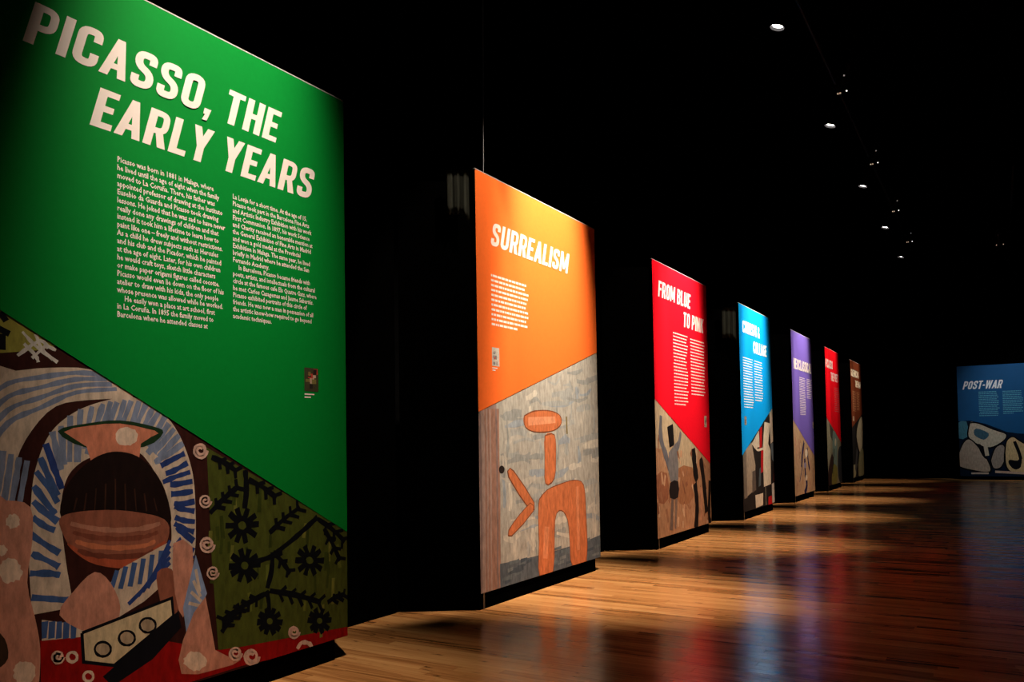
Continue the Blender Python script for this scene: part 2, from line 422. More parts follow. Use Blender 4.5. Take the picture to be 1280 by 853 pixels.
def vis(c):
    x, y, Ln = c; n = 0
    for fx in (0.1, .35, .65, .9):
        d = Vector((x+Ln*fx, y+BW/2, -1.6)); z = d.dot(AF)
        if z < .5: continue
        px, py = PCX+F*d.dot(AR)/z, PCY-F*d.dot(AU)/z
        if 0 < px < 1290 and py < 880 and x+Ln*fx > -4.95: n += 1
    d = math.hypot(x+Ln/2, y)
    return n/(d**3) if n else 0
cand.sort(key=vis, reverse=True)
for i, (x, y, Ln) in enumerate(cand):
    if i < 300 and vis((x, y, Ln)) > 0:
        o = bpy.data.objects.new('floor_board', BM[Ln]); COL.objects.link(o); o.location = (x, y, 0); o.parent = floor
    else: board_bm(rest, x, x+Ln-GAP, y, y+BW-GAP)
me = bpy.data.meshes.new('floor_boards'); rest.to_mesh(me); rest.free()
o = link('floor_boards', me, WOOD, floor); o['kind'] = 'stuff'

# black partition between and behind the panels, swept back between them
def partition(k, y_from):
    """the black wall in the gap on the near side of panel k, with the angled return up to panel k"""
    y0 = S0[k]-0.42; bm = bmesh.new()
    prism(bm, [(-4.905, y_from), (-4.905, y0), (-5.06, y0+.06), (-5.06, y_from)], 0, 5.2)
    return bm
part_lab = ['green', 'orange', 'scarlet', 'bright blue', 'violet', 'crimson', 'brown']

# ---------------------------------------------------------------- the panels
COLR = [lin((0, 128, 46)), lin((250, 114, 46)), lin((238, 12, 36)), lin((0, 146, 226)), lin((106, 88, 178)), lin((222, 0, 22)), lin((104, 46, 22))]
LABEL = ['tall green text panel with white headline, nearest the camera',
         'orange text panel over a grey picture with terracotta shapes',
         'scarlet panel headed FROM BLUE TO PINK over a tan picture',
         'bright blue text panel over a black, cream and red picture',
         'violet text panel over a beige picture with dark blue marks',
         'narrow looking dark red panel between the violet and brown ones',
         'brown text panel over a black picture, farthest of the row']
GRP = 'printed exhibition panels standing in a row'
def panel(k):
    s0, wd = S0[k], SW[k]
    t = thing('exhibition_panel', LABEL[k], 'panel', (PX, s0+wd/2, 0), GRP)
    inv = Matrix.Translation(-Vector(t.location))
    def fix(o):
        for q in (o if isinstance(o, list) else [o]): q.matrix_parent_inverse = inv
        return o
    bm = bmesh.new(); box(bm, PX-.05, PX, s0, s0+wd, PZ0, PZ1, 0.003)
    fix(obj('backing_board', bm, BLACKP, t))
    bm = bmesh.new(); box(bm, PX-.022, PX+.001, s0+.002, s0+wd-.002, PZ1+.0005, PZ1+.009); fix(obj('lit_top_rim', bm, mat('lit_rim_tone', (0.42, 0.40, 0.38, 1), .7), t))  # added pale strip: spotlight catching the board's top edge, put into its colour
    bm = bmesh.new(); e = s0+wd-.13
    prism(bm, [(PX-.055, s0-.005), (PX-.055, e), (-4.88, e-.40), (-4.88, s0-.41)], 0.0, PZ1-.12)
    prism(bm, [(PX-.012, s0-.005), (PX-.012, e), (PX-.054, e), (PX-.054, s0-.005)], 0.0, PZ0-.004)
    fix(obj('black_box_frame', bm, BLACKP, t))
    bm = bmesh.new(); box(bm, PX-.0115, PX-.004, s0+.05, s0+.075, .0, PZ0-.004)
    fix(obj('levelling_foot', bm, STEEL, t))
    f = FACES[k]
    return t, f, fix
def field(k, t, f, fix, left_px, right_px):
    a, b = f.map(*left_px), f.map(*right_px)
    sl = (b[1]-a[1])/(b[0]-a[0]); v0 = a[1]-sl*a[0]; v1 = v0+sl*f.w
    m = mat('print_'+part_lab[k].replace(' ', '_'), COLR[k], 0.7, spec=0.06, var=0.04, scale=(30, 30, 30))
    fix(prop('colour_field', f, [[(0, v0), (f.w, v1), (f.w, f.z1), (0, f.z1)]], m, t, 0.0030, clipit=True))
def thumb(f, t, fix, x0, y0, x1, y1, cols, cap=True):
    a, b = f.map(x0, y0), f.map(x1, y1); W, H = b[0]-a[0], a[1]-b[1]
    polys = [rc(a[0], b[0], b[1], a[1])]; idx = [0]; mats = [mat('thumb_%d_%d_%d' % tuple(c), lin(c), .6, var=.25, scale=(40, 60, 60)) for c in cols]
    R = random.Random(f.k)
    for i in range(1, len(cols)):
        for j in range(3):
            u = a[0]+W*R.uniform(.08, .7); v = b[1]+H*R.uniform(.05, .75)
            polys.append(rc(u, min(u+W*R.uniform(.12, .35), b[0]), v, min(v+H*R.uniform(.08, .25), a[1]))); idx.append(i)
    if cap:
        wi = len(mats); mats.append(WHITE)
        for j in range(2):
            polys.append(rc(a[0], a[0]+W*(.7-.25*j), b[1]-.026-.022*j, b[1]-.016-.022*j)); idx.append(wi)
    fix(prop('small_reproduction', f, polys, mats, t, 0.0036, idx, [0.0]+[0.00003*i for i in range(1, len(polys))]))

# --- green panel
t, f, fix = panel(0)
a = Art(f)
CREAM, BLUE, SLATE, DKB, MAR, PINK, ROSE, BRN, OLV, RED, BLK, PALE = (196, 178, 160), (62, 88, 138), (120, 132, 158), (40, 60, 118), (52, 24, 20), (190, 132, 112), (196, 122, 96), (140, 84, 66), (70, 78, 28), (138, 16, 14), (16, 16, 22), (214, 190, 170)
a.poly(MAR, [(-26, 380), (433, 650), (433, 800), (-26, 940)])
a.poly((150, 146, 66), [(-26, 375), (0, 388), (40, 413), (72, 434), (50, 440), (-26, 446)])
for q in ([(0, 393), (8, 404)], [(-4, 412), (12, 420)], [(3, 420), (3, 440)]): a.line(BLK, q, .05, taper=True)
for q in ([(28, 417), (45, 435), (72, 455)], [(22, 447), (50, 428), (60, 438)], [(45, 420), (52, 438), (66, 452)], [(30, 432), (44, 446), (48, 455)], [(60, 432), (40, 450)], [(58, 434), (70, 440)]):
    a.line((200, 196, 190), q, .018, 3, .3)
# cream mass with long slate stripes
a.poly(CREAM, [(-26, 470), (20, 466), (60, 462), (115, 464), (150, 486), (166, 498), (110, 502), (70, 510), (40, 540), (20, 580), (12, 640), (-26, 650)], 3)
for i in range(4):
    o = i*15
    a.line(SLATE, [(-20, 506+o*1.5), (10, 482+o*1.1), (50, 474+o*.85), (95, 468+o*.55), (128+o*.4, 470+o*.4)], .026, 4, .25)
for i in range(4): a.line(SLATE, [(4+i*10, 566+i*4), (0+i*10, 600), (-6+i*10, 634)], .03, 3, .2)
# the striped arch: cream band with blue strokes across it
outer = [(40, 770), (36, 700), (38, 640), (44, 590), (62, 545), (92, 518), (130, 503), (166, 498), (200, 514), (224, 545), (240, 590), (244, 640), (243, 690), (234, 720)]
inner = [(92, 760), (84, 715), (78, 670), (76, 640), (80, 610), (90, 590), (110, 575), (140, 568), (170, 566), (186, 580), (200, 605), (210, 635), (214, 665), (212, 700)]
so = smooth_pts(outer, 8, False); si = smooth_pts(inner, 8, False)
a.poly(MAR, [(p[0]-6, p[1]+2) for p in outer[:8]]+[(p[0]+1, p[1]) for p in outer[8:]]+inner[::-1])
a.poly(CREAM, so+si[::-1])
n = len(so)
for i in list(range(3, 50, 3))+list(range(50, n-2, 2)):
    x0, y0 = so[i]; x1, y1 = si[min(i+random.choice((-1, 0, 1)), n-1)]
    k0, k1 = random.uniform(.0, .08), random.uniform(.72, .95)
    c = SLATE if 30 < i < 75 else (BLUE if i < 30 else DKB)
    a.line(c, [(x0+(x1-x0)*k0, y0+(y1-y0)*k0), ((x0+x1)/2+random.uniform(-1, 1), (y0+y1)/2+random.uniform(-2, 2)), (x0+(x1-x0)*k1, y0+(y1-y0)*k1)], .034, 3, .25)
# rose wedge, dark dome, brown oval: plain masses
a.poly((30, 52, 30), [(72, 541), (110, 531), (150, 527), (190, 534), (204, 542), (180, 560), (110, 562)], 3)
a.poly(ROSE, [(80, 542), (112, 534), (150, 531), (182, 537), (198, 543), (176, 556), (172, 590), (150, 600), (118, 590), (108, 560)], 2)
a.ell(PALE, 158, 547, 14, 12, wob=.1)
a.poly((26, 14, 12), [(76, 648), (80, 616), (98, 590), (122, 572), (146, 566), (172, 572), (194, 592), (208, 620), (213, 655), (190, 652), (140, 646), (100, 648)], 4)
for i in range(9): a.line((54, 32, 24), [(96+i*12, 600+abs(i-4)*6), (92+i*13, 640)], .012, 0, .3, True)
a.poly(BRN, [(76, 648), (110, 640), (160, 640), (205, 650), (210, 672), (196, 696), (160, 710), (120, 706), (92, 690), (78, 668)], 4)
a.poly((166, 80, 54), [(84, 680), (120, 698), (170, 698), (206, 676), (196, 698), (160, 711), (120, 707), (96, 694)], 3)
for i, c_ in enumerate(((170, 116, 96), (120, 66, 50), (184, 108, 76), (110, 58, 44))): a.line(c_, [(88+i*3, 656+i*11), (116, 662+i*11), (150, 664+i*11), (180, 661+i*11), (200-i*3, 655+i*11)], .03, 4, .3, True)
# pale pink mass on the left edge
a.poly(PINK, [(-26, 634), (8, 628), (38, 636), (40, 680), (34, 730), (44, 775), (50, 812), (48, 860), (40, 905), (-26, 930)], 3)
for (x, y, r) in ((16, 654, 9), (12, 716, 15), (30, 842, 14), (2, 690, 7)): a.ell(PALE, x, y, r, r, wob=.15)
a.poly((58, 42, 30), [(-10, 790), (6, 800), (10, 824), (-4, 834)], 3)
# red foot of the picture
a.poly(RED, [(50, 802), (110, 790), (200, 800), (270, 812), (433, 781), (433, 800), (300, 832), (150, 880), (52, 905)])
# striped wedges and rose limbs in the lower middle, a cream slab
a.poly(CREAM, [(52, 776), (100, 782), (150, 712), (200, 684), (215, 676), (216, 720), (180, 752), (110, 796), (52, 802)])
for i in range(6): a.line(BLUE, [(146+i*11, 714-i*5), (138+i*12, 740-i*3)], .03, 0, .2)
for i in range(5): a.line(BLUE, [(56+i*9, 778), (55+i*9, 799)], .03, 0, .2)
for i in range(5): a.line(DKB, [(160+i*6, 756-i*5), (212, 704-i*7)], .022, 0, .2)
a.poly(PINK, [(74, 770), (92, 740), (118, 716), (138, 730), (150, 760), (140, 785), (112, 792)], 3)
a.poly(BRN, [(196, 716), (214, 712), (222, 740), (220, 768), (206, 770), (198, 744)], 3)
a.poly(PINK, [(216, 680), (240, 684), (238, 740), (228, 772), (218, 742)], 2)
a.poly((128, 148, 186), [(244, 694), (258, 742), (232, 790), (228, 760)])
for i in range(4): a.line(CREAM, [(244-i*3, 712+i*14), (249+i*1, 740+i*6)], .02)
a.poly(PINK, [(256, 746), (268, 812), (300, 824), (270, 836), (226, 842), (228, 800)], 2)
a.ell(PALE, 243, 826, 14, 12, wob=.1)
a.poly(BLK, [(128, 846), (222, 764), (226, 784), (190, 824), (140, 858)])
a.poly((200, 184, 150), [(102, 792), (214, 748), (216, 770), (142, 832), (104, 828)])
a.line(BLK, [(102, 792), (214, 748), (216, 770), (142, 832), (104, 828), (102, 792)], .018)
for x, y in ((128, 812), (158, 798), (184, 782)): a.ell((168, 150, 126), x, y, 9, 8, wob=.15); a.ring(BLK, x, y, 10, 9, .014)
for x, y in ((90, 822), (110, 846)): a.ring(PALE, x, y, 6, 6, .016)
# leafy ground on the right
a.poly(OLV, [(258, 560), (433, 662), (433, 782), (300, 808), (272, 812), (264, 700)])
for i in range(34):
    x = random.uniform(262, 428); y = random.uniform(590+max(0, (x-300))*.6, 770)
    a.line(random.choice([(92, 100, 38), (56, 66, 22), (50, 60, 20), (106, 108, 46)]), [(x, y), (x+random.uniform(-3, 3), y+random.uniform(14, 34))], .04, 0, .3, True)
LEAF = (10, 12, 17)
def daisy(x, y, r, np_=10):
    for i in range(np_):
        q = 2*math.pi*i/np_+random.uniform(-.1, .1)
        a.line(LEAF, [(x+r*.3*math.cos(q), y+r*.32*math.sin(q)), (x+r*.7*math.cos(q), y+r*.75*math.sin(q)), (x+r*math.cos(q), y+r*1.08*math.sin(q))], .042, 0, .15)
    a.ring(LEAF, x, y, r*.36, r*.4, .035); a.ell(OLV, x, y, r*.22, r*.24)
def sprig(x0, y0, x1, y1, n=5, L=13):
    a.line(LEAF, [(x0, y0), ((x0+x1)/2, (y0+y1)/2-2), (x1, y1)], .035, 3, .2)
    q = math.atan2(y1-y0, x1-x0)
    for i in range(n):
        k = (i+1)/(n+.3); x, y = x0+(x1-x0)*k, y0+(y1-y0)*k
        for s in (-1, 1): a.line(LEAF, [(x, y), (x+L*math.cos(q+s*.95), y+L*math.sin(q+s*.95))], .04, 0, .2, True)
for x, y, r in ((302, 657, 21), (305, 707, 20), (386, 700, 18), (336, 776, 16), (398, 775, 15)): daisy(x, y, r)
for q in (((305, 636), (306, 588), 3), ((333, 735), (340, 690), 0), ((340, 694), (396, 646), 0), ((316, 703), (352, 690), 0), ((332, 738), (334, 770), 0)):
    a.line(LEAF, [q[0], ((q[0][0]+q[1][0])/2+2, (q[0][1]+q[1][1])/2), q[1]], .04, 4, .2)
sprig(262, 642, 298, 608, 4, 11); sprig(330, 742, 276, 776, 5, 10); sprig(336, 738, 400, 752, 5, 12); sprig(336, 666, 374, 634, 4, 11)
sprig(396, 648, 430, 676, 3, 12); sprig(404, 660, 424, 700, 3, 9); sprig(340, 690, 362, 716, 2, 9); sprig(408, 752, 430, 742, 3, 8)
sprig(264, 572, 296, 590, 3, 10); sprig(310, 600, 345, 622, 3, 11); sprig(276, 790, 300, 760, 3, 9)
for x, y, r in ((250, 564, 9), (256, 627, 7), (258, 681, 9), (265, 716, 7), (293, 816, 8), (313, 820, 10), (72, 822, 7), (366, 789, 7)): a.ring((206, 168, 152), x, y, r, r*1.05, .022, 1.9, 26, .65)
a.line((206, 168, 152), [(370, 810), (376, 802), (386, 804), (390, 812)], .03, 3, .3)
fix(a.build('picture', t))
field(0, t, f, fix, (0, 390), (431, 663))
fix(headline(f, [('PICASSO, THE', (28, 52), (345, 178), .235), ('EARLY YEARS', (112, 156), (388, 250), .232)], t, WHITE))
C1 = ["Picasso was born in 1881 in Malaga, where", "he lived until the age of eight when the family", "moved to La Coru\u00f1a. There, his father was", "appointed professor of drawing at the Instituto",
      "Eusebio da Guarda and Picasso took drawing", "lessons. He joked that he was sad to have never", "really done any drawings of children and that", "instead it took him a lifetime to learn how to",
      "paint like one \u2013 freely and without restrictions.", "As a child he drew subjects such as Hercules", "and his club and the Picador, which he painted", "at the age of eight. Later, for his own children",
      "he would craft toys, sketch little characters", "or make paper origami figures called cocotte.", "Picasso would even lie down on the floor of his", "atelier to draw with his kids, the only people", "whose presence was allowed while he worked.",
      ">He easily won a place at art school, first", "in La Coru\u00f1a. In 1895 the family moved to", "Barcelona where he attended classes at"]
C2 = ["La Lonja for a short time. At the age of 15,", "Picasso took part in the Barcelona Fine Arts", "and Artistic Industry Exhibition with his work", "First Communion. In 1897, his work Science", "and Charity received an honorable mention at",
      "the General Exhibition of Fine Arts in Madrid", "and won a gold medal at the Provincial", "Exhibition in Malaga. The same year, he lived", "briefly in Madrid where he attended the San", "Fernando Academy.", ">In Barcelona, Picasso became friends with",
      "poets, artists, and intellectuals from the cultural", "circle at the famous cafe Els Quatre Gats, where", "he met Carlos Casagemas and Jaume Sabart\u00e9s.", "Picasso exhibited portraits of this circle of", "friends. He was now a man in possession of all", "the artistic know-how required to go beyond", "academic techniques."]
fix(real_text(f, C1, (146.5, 203), (143, 397), 20, (267.5, 239.5), 0, t, WHITE))
fix(real_text(f, C2, (291, 248.5), (289.5, 398), 18, (384, 279.5), 0, t, WHITE))
thumb(f, t, fix, 380, 459.5, 397.5, 490, [(60, 58, 36), (190, 160, 140), (180, 60, 50), (30, 24, 20), (120, 110, 60)])

# --- orange panel
t, f, fix = panel(1); a = Art(f)
GR, GR2, GR3, TER, TER2 = (172, 168, 158), (148, 150, 146), (196, 190, 176), (196, 112, 70), (214, 134, 92)
a.poly(GR, [(598, 515), (747, 441), (752, 700), (601, 744)])
for i in range(110):
    x = random.uniform(625, 745); y = random.uniform(515-(x-598)*.5+6, 690-(x-620)*.25); L = random.uniform(10, 34)
    vert = random.random() < .35
    a.line(random.choice([GR2, GR3, (160, 162, 158), (184, 178, 166), (150, 158, 164)]), [(x, y), (x+(2 if vert else L*.6), y+(L if vert else random.uniform(-6, 4))), (x+(1 if vert else L), y+(L*1.6 if vert else random.uniform(-9, 2)))], random.uniform(.03, .09), 3, .4, True)
a.poly((150, 128, 122), [(598, 515), (620, 505), (626, 736), (601, 744)])
for i in range(12): a.line(random.choice([(132, 112, 108), (168, 142, 132), (158, 120, 104)]), [(600+i*2, 512), (602+i*2, 620), (603+i*2, 742-i*.5)], .035, 3, .3)
a.poly((88, 96, 104), [(625, 706), (652, 701), (690, 692), (730, 680), (752, 671), (752, 700), (626, 738)])
for i in range(40):
    x = random.uniform(627, 745); y = 709-(x-625)*.3+random.uniform(0, 24); a.line(random.choice([(70, 80, 90), (110, 118, 122), (96, 106, 112)]), [(x, y), (x+random.uniform(6, 12), y-3)], .05, 0, .3, True)
# abstract terracotta forms: rounded block on a post, an arch, two crossed bars
def outl(pts, sm=4, c=TER):
    q = f.P(pts); a.add([smooth_pts(q, sm)], c)
    a.line((126, 72, 46), pts+[pts[0]], .012, sm, .3)
outl([(655, 521), (668, 515), (688, 515), (700, 521), (701, 532), (690, 540), (668, 541), (656, 534)])
a.line((222, 146, 106), [(660, 528), (694, 526)], .12, 0, .2, True)
outl([(681, 546), (693, 545), (695, 570), (693, 600), (682, 606), (681, 575)], 3)
outl([(674, 626), (684, 614), (700, 607), (718, 602), (730, 608), (733, 640), (734, 704), (716, 709), (713, 680), (710, 652), (702, 640), (694, 652), (692, 716), (675, 722), (674, 680), (673, 646)], 3)
a.line((214, 134, 92), [(684, 660), (682, 700)], .16, 0, .1, True); a.line((214, 134, 92), [(722, 610), (724, 690)], .12, 0, .1, True)
outl([(636, 588), (642, 590), (668, 630), (662, 638), (636, 598)], 2); outl([(663, 630), (667, 640), (640, 671), (636, 664), (650, 644)], 2)
a.line((120, 108, 70), [(708, 522), (709, 544)], .05, 0, .4)
a.ell((40, 32, 30), 627, 588, 3.5, 5)
fix(a.build('picture', t)); field(1, t, f, fix, (598, 515.5), (746, 441.5))
fix(headline(f, [('SURREALISM', (611.5, 308.5), (708, 342), .243)], t, WHITE))
fix(greek(f, [(612.5, 345), (660, 361), (614, 406)], 11, t, WHITE, .7))
thumb(f, t, fix, 614, 435, 623.5, 459.5, [(196, 190, 180), (120, 120, 122), (150, 140, 136), (160, 90, 80)])

# --- scarlet panel
t, f, fix = panel(2); a = Art(f)
a.poly((172, 128, 96), [(818, 498), (890, 580), (891, 653), (823, 676)])
a.poly((184, 162, 132), [(818, 498), (850, 520), (872, 560), (866, 592), (846, 588), (830, 560), (819, 560)], 2)
a.poly((156, 106, 74), [(844, 588), (866, 584), (868, 620), (856, 632), (846, 622)], 2)
a.poly((146, 92, 66), [(820, 596), (834, 592), (836, 624), (824, 630)], 2)
for i in range(60):
    x = random.uniform(822, 888); y = random.uniform(520+(x-818)*.9, 652); a.line(random.choice([(188, 144, 112), (150, 104, 78), (196, 160, 128), (134, 86, 62)]), [(x, y), (x+random.uniform(-2, 4), y+random.uniform(5, 18))], random.uniform(.05, .12), 0, .3, True)
a.line((100, 98, 104), [(826, 520), (826, 548), (834, 575), (840, 600)], .14, 4, .2, True); a.line((112, 108, 112), [(851, 540), (848, 556), (842, 566), (841, 600)], .12, 4, .2, True)
a.poly((120, 116, 116), [(836, 566), (846, 562), (848, 600), (838, 602)], 2)
a.poly((20, 16, 18), [(834, 534), (841, 530), (843, 556), (837, 560)]); a.poly((34, 28, 28), [(838, 604), (848, 602), (848, 622), (838, 623)], 2)
a.line((110, 92, 84), [(841, 624), (840, 664)], .13, 0, .2); a.line((126, 104, 92), [(846, 624), (845, 662)], .10, 0, .2)
a.line((24, 18, 18), [(867, 560), (869, 585), (872, 600)], .22, 4, .2, True); a.line((30, 22, 20), [(876, 572), (880, 600), (884, 640)], .17, 4, .2)
a.line((24, 18, 18), [(869, 604), (872, 630), (871, 660)], .18, 4, .2); a.line((30, 22, 20), [(888, 600), (887, 640), (889, 654)], .14, 4, .2)
a.line((184, 130, 100), [(877, 608), (878, 650)], .10, 0, .2)
fix(a.build('picture', t)); field(2, t, f, fix, (818, 499), (889, 579))
fix(headline(f, [('FROM BLUE', (821.5, 370), (861.5, 387.5), .245), ('TO PINK', (853, 407.5), (878, 417), .245)], t, WHITE, .18))
fix(greek(f, [(840.5, 416), (858.5, 423), (843.5, 505)], 22, t, WHITE, .8, (8,))); fix(greek(f, [(862, 423.5), (880, 431), (865, 492)], 18, t, WHITE, .9))
thumb(f, t, fix, 880, 519, 883.5, 533, [(190, 170, 150), (60, 46, 44), (120, 90, 70)], False)

# --- bright blue panel
t, f, fix = panel(3); a = Art(f)
a.poly((30, 26, 26), [(929, 565), (966, 505), (970, 629), (930, 642)])
a.poly((150, 134, 116), [(929, 563), (940, 550), (945, 580), (944, 612), (931, 624)]); a.poly((110, 98, 86), [(929, 563), (933, 560), (935, 622), (931, 624)])
a.poly((186, 176, 158), [(940, 552), (949, 535), (950, 556), (944, 558)]); a.poly((196, 184, 164), [(956, 524), (963, 526), (961, 552), (964, 560), (965, 604), (956, 608), (954, 560)])
a.poly((160, 20, 24), [(950, 532), (953, 530), (953, 556), (950, 558)]); a.poly((160, 20, 24), [(952, 560), (955, 560), (955, 588), (952, 590)])
a.poly((204, 190, 170), [(962, 510), (966, 505), (968, 548), (964, 552)]); a.poly((96, 108, 116), [(964, 552), (968, 550), (969, 576), (966, 572)])
a.poly((84, 74, 68), [(941, 588), (945, 586), (946, 612), (941, 616)]); a.poly((190, 178, 160), [(945, 619), (955, 616), (955, 632), (946, 636)])
a.poly((180, 20, 26), [(962, 621), (966, 619), (967, 630), (962, 632)]); a.poly((196, 190, 184), [(966, 604), (969, 602), (970, 628), (967, 629)])
a.poly((70, 78, 84), [(950, 584), (952, 582), (952, 606), (949, 608)]); a.line((196, 184, 164), [(944, 556), (948, 560), (954, 558)], .05, 4)
a.line((120, 112, 96), [(958, 608), (959, 632)], .05); a.line((140, 40, 36), [(968, 560), (969, 600)], .05)
fix(a.build('picture', t)); field(3, t, f, fix, (929, 565.5), (966.5, 505))
fix(headline(f, [('CUBISM &', (928, 412.5), (949, 421.5), .245), ('COLLAGE', (941.5, 438.5), (957.5, 443.5), .25)], t, mat('white_print_cool', (0.9, 0.86, 0.84, 1), .6), .1))
fix(greek(f, [(928.5, 443.5), (941, 449), (931, 505)], 20, t, WHITE, .9)); fix(greek(f, [(942.5, 448), (953, 453.5), (944, 496.5)], 16, t, WHITE, .8))
thumb(f, t, fix, 930.5, 517, 933.5, 528, [(120, 110, 100), (40, 36, 34), (160, 150, 136)], False)

# --- violet panel
t, f, fix = panel(4); a = Art(f)
a.poly((172, 142, 112), [(991, 516), (1020, 566), (1020, 612), (993, 621)])
for i in range(26):
    x = random.uniform(993, 1019); y = random.uniform(525+(x-991)*1.6, 608); a.line(random.choice([(190, 162, 132), (150, 114, 92), (166, 120, 100), (196, 172, 146)]), [(x, y), (x, y+random.uniform(8, 20))], .12, 0, .3, True)
NV = (30, 30, 70)
a.line(NV, [(1005, 546), (1003, 562), (1002, 580)], .14, 4, .2); a.line(NV, [(1009, 554), (1010.5, 572), (1012.5, 584)], .12, 4, .2); a.line(NV, [(1006, 568), (1007, 590), (1009, 604), (1006, 616)], .16, 4, .2)
a.line((50, 50, 96), [(1003, 580), (999.5, 600)], .05, 4); a.ell((214, 200, 180), 1008, 561, 1.7, 5.5); a.ell((120, 118, 150), 1006.5, 577, 1.4, 4); a.ell((206, 190, 168), 1008.3, 594, 1.3, 4)
fix(a.build('picture', t)); field(4, t, f, fix, (991, 517), (1019.5, 566.5))
fix(headline(f, [('NEOCLASSICAL', (992.3, 455.6), (1013.0, 462.6), .27)], t, WHITE, .05))
fix(greek(f, [(999, 466), (1006.5, 470), (1001, 511)], 22, t, WHITE, .9)); fix(greek(f, [(1007.8, 468.5), (1014.2, 472), (1009, 491)], 11, t, WHITE, .8))
thumb(f, t, fix, 1015.5, 521, 1017.3, 529, [(200, 184, 160), (90, 80, 90)], False)

# --- dark red panel
t, f, fix = panel(5); a = Art(f)
a.poly((122, 118, 98), [(1032, 514), (1053, 548), (1054, 602), (1035, 608)])
a.poly((60, 58, 50), [(1036, 522), (1046, 540), (1046, 560), (1038, 540)]); a.poly((104, 124, 116), [(1041, 534), (1046, 540), (1047, 580), (1043, 590), (1041, 560)], 3)
a.poly((44, 26, 22), [(1035, 588), (1040, 562), (1043, 580), (1041, 606), (1035, 608)], 2); a.poly((116, 112, 54), [(1042, 578), (1047, 582), (1047, 603), (1040, 604)], 3)
a.poly((40, 44, 50), [(1048, 560), (1053, 556), (1054, 600), (1049, 596)], 3); a.line((30, 34, 30), [(1043, 556), (1041, 590)], .09, 3); a.ell((180, 172, 146), 1044.5, 548, 1, 5)
fix(a.build('picture', t)); field(5, t, f, fix, (1032, 514.5), (1052.3, 549))
fix(headline(f, [('PICASSO', (1031.8, 457), (1040, 460), .26), ('THE POET', (1038.2, 473), (1046.6, 475), .26)], t, WHITE, .05))
fix(greek(f, [(1042, 481), (1048.3, 484), (1044, 509)], 13, t, mat('faint_print', lin((200, 90, 90)), .6), .9))
# --- brown panel
t, f, fix = panel(6); a = Art(f)
a.poly((20, 18, 18), [(1064, 530), (1080, 505), (1082, 595), (1067, 601)])
a.poly((176, 164, 136), [(1074, 525), (1078, 520), (1079, 550), (1077, 566), (1073, 556), (1071, 540)], 3); a.line((170, 158, 130), [(1077, 521), (1078, 545)], .22)
a.poly((126, 124, 92), [(1075, 566), (1080, 560), (1081.5, 594), (1074, 596)], 2); a.poly((150, 144, 112), [(1067, 582), (1072, 580), (1070, 598), (1067, 600)]); a.line((70, 70, 72), [(1072, 560), (1070, 590)], .3)
fix(a.build('picture', t)); field(6, t, f, fix, (1065, 532), (1078.6, 515))
fix(headline(f, [('GUERNICA &', (1063.2, 469), (1073, 473), .25), ('THE WAR', (1068.8, 483), (1075.6, 484.5), .24)], t, mat('white_print_warm', (0.95, 0.86, 0.66, 1), .6), .05))
BT = mat('tan_print', lin((170, 120, 84)), .6)
fix(greek(f, [(1065, 487), (1069.6, 489), (1066.4, 511)], 14, t, BT, .9)); fix(greek(f, [(1070.5, 489), (1074.3, 491), (1071.8, 510)], 12, t, BT, .9))
thumb(f, t, fix, 1065.8, 518, 1067.6, 524, [(170, 160, 140), (70, 60, 56)], False)

# the black gap walls between panels
for k in range(7):
    yf = (S0[k-1]+SW[k-1]-.13-.40-.05) if k else YN+.02
    bm = bmesh.new()
    y0 = S0[k]-.43
    prism(bm, [(-4.905, yf), (-4.905, y0-.01), (-4.98, y0-.01), (-4.98, yf)], 0.0, 4.0)
    o = obj('black_partition', bm, BLACKP)
    nm = ['black partition on the near side of the green panel', 'black partition between the green and orange panels', 'black partition between the orange and scarlet panels', 'black partition between the scarlet and bright blue panels', 'black partition between the bright blue and violet panels', 'black partition between the violet and dark red panels', 'black partition between the dark red and brown panels'][k]
    tag(o, nm, 'partition', 'black partitions between the panels')
bm = bmesh.new(); yb = S0[6]+SW[6]-.5
prism(bm, [(-4.905, yb), (-4.905, YF-.01), (-4.98, YF-.01), (-4.98, yb)], 0.0, 4.0)
tag(obj('black_partition', bm, BLACKP), 'black partition from the brown panel to the far wall', 'partition', 'black partitions between the panels')

# ---------------------------------------------------------------- end wall: dark wall and the blue panel on it
f = FACES[7]
t = thing('exhibition_panel', 'wide dark blue panel headed POST-WAR on the far wall', 'panel', (f.x0+f.w/2, END_Y+.04, 0))
inv = Matrix.Translation(-Vector(t.location))
def fix(o):
    for q in (o if isinstance(o, list) else [o]): q.matrix_parent_inverse = inv
    return o
bm = bmesh.new(); box(bm, f.x0, f.x0+f.w, END_Y, END_Y+.06, f.z0, f.z1, .004); fix(obj('backing_board', bm, BLACKP, t))
bm = bmesh.new(); box(bm, f.x0-.02, f.x0+f.w+.02, END_Y+.062, END_Y+.82, 0, f.z1-.1); fix(obj('black_box_frame', bm, BLACKP, t))
a = Art(f); K = (14, 14, 18); CR, CR2, CR3 = (188, 172, 148), (170, 150, 130), (200, 168, 120)
a.poly((10, 26, 44), [(1195, 526), (1400, 526), (1400, 606), (1195, 606)])
a.poly((70, 120, 134), [(1196, 530), (1208, 527), (1210, 546), (1197, 548)], 2)
def slab(pts, c=CR, sm=4):
    a.poly(K, [(x+(1.2 if i % 2 else -1.2), y+1.2) for i, (x, y) in enumerate(pts)], sm); a.poly(c, pts, sm)
    xs = [p[0] for p in pts]; ys = [p[1] for p in pts]
    a.line(K, pts+[pts[0]], .045, sm)
slab([(1212, 529), (1222, 529), (1242, 537), (1258, 543), (1254, 552), (1238, 560), (1222, 556), (1210, 546)])
slab([(1197, 570), (1204, 554), (1212, 549), (1224, 560), (1234, 574), (1238, 590), (1214, 588), (1197, 582)], CR2)
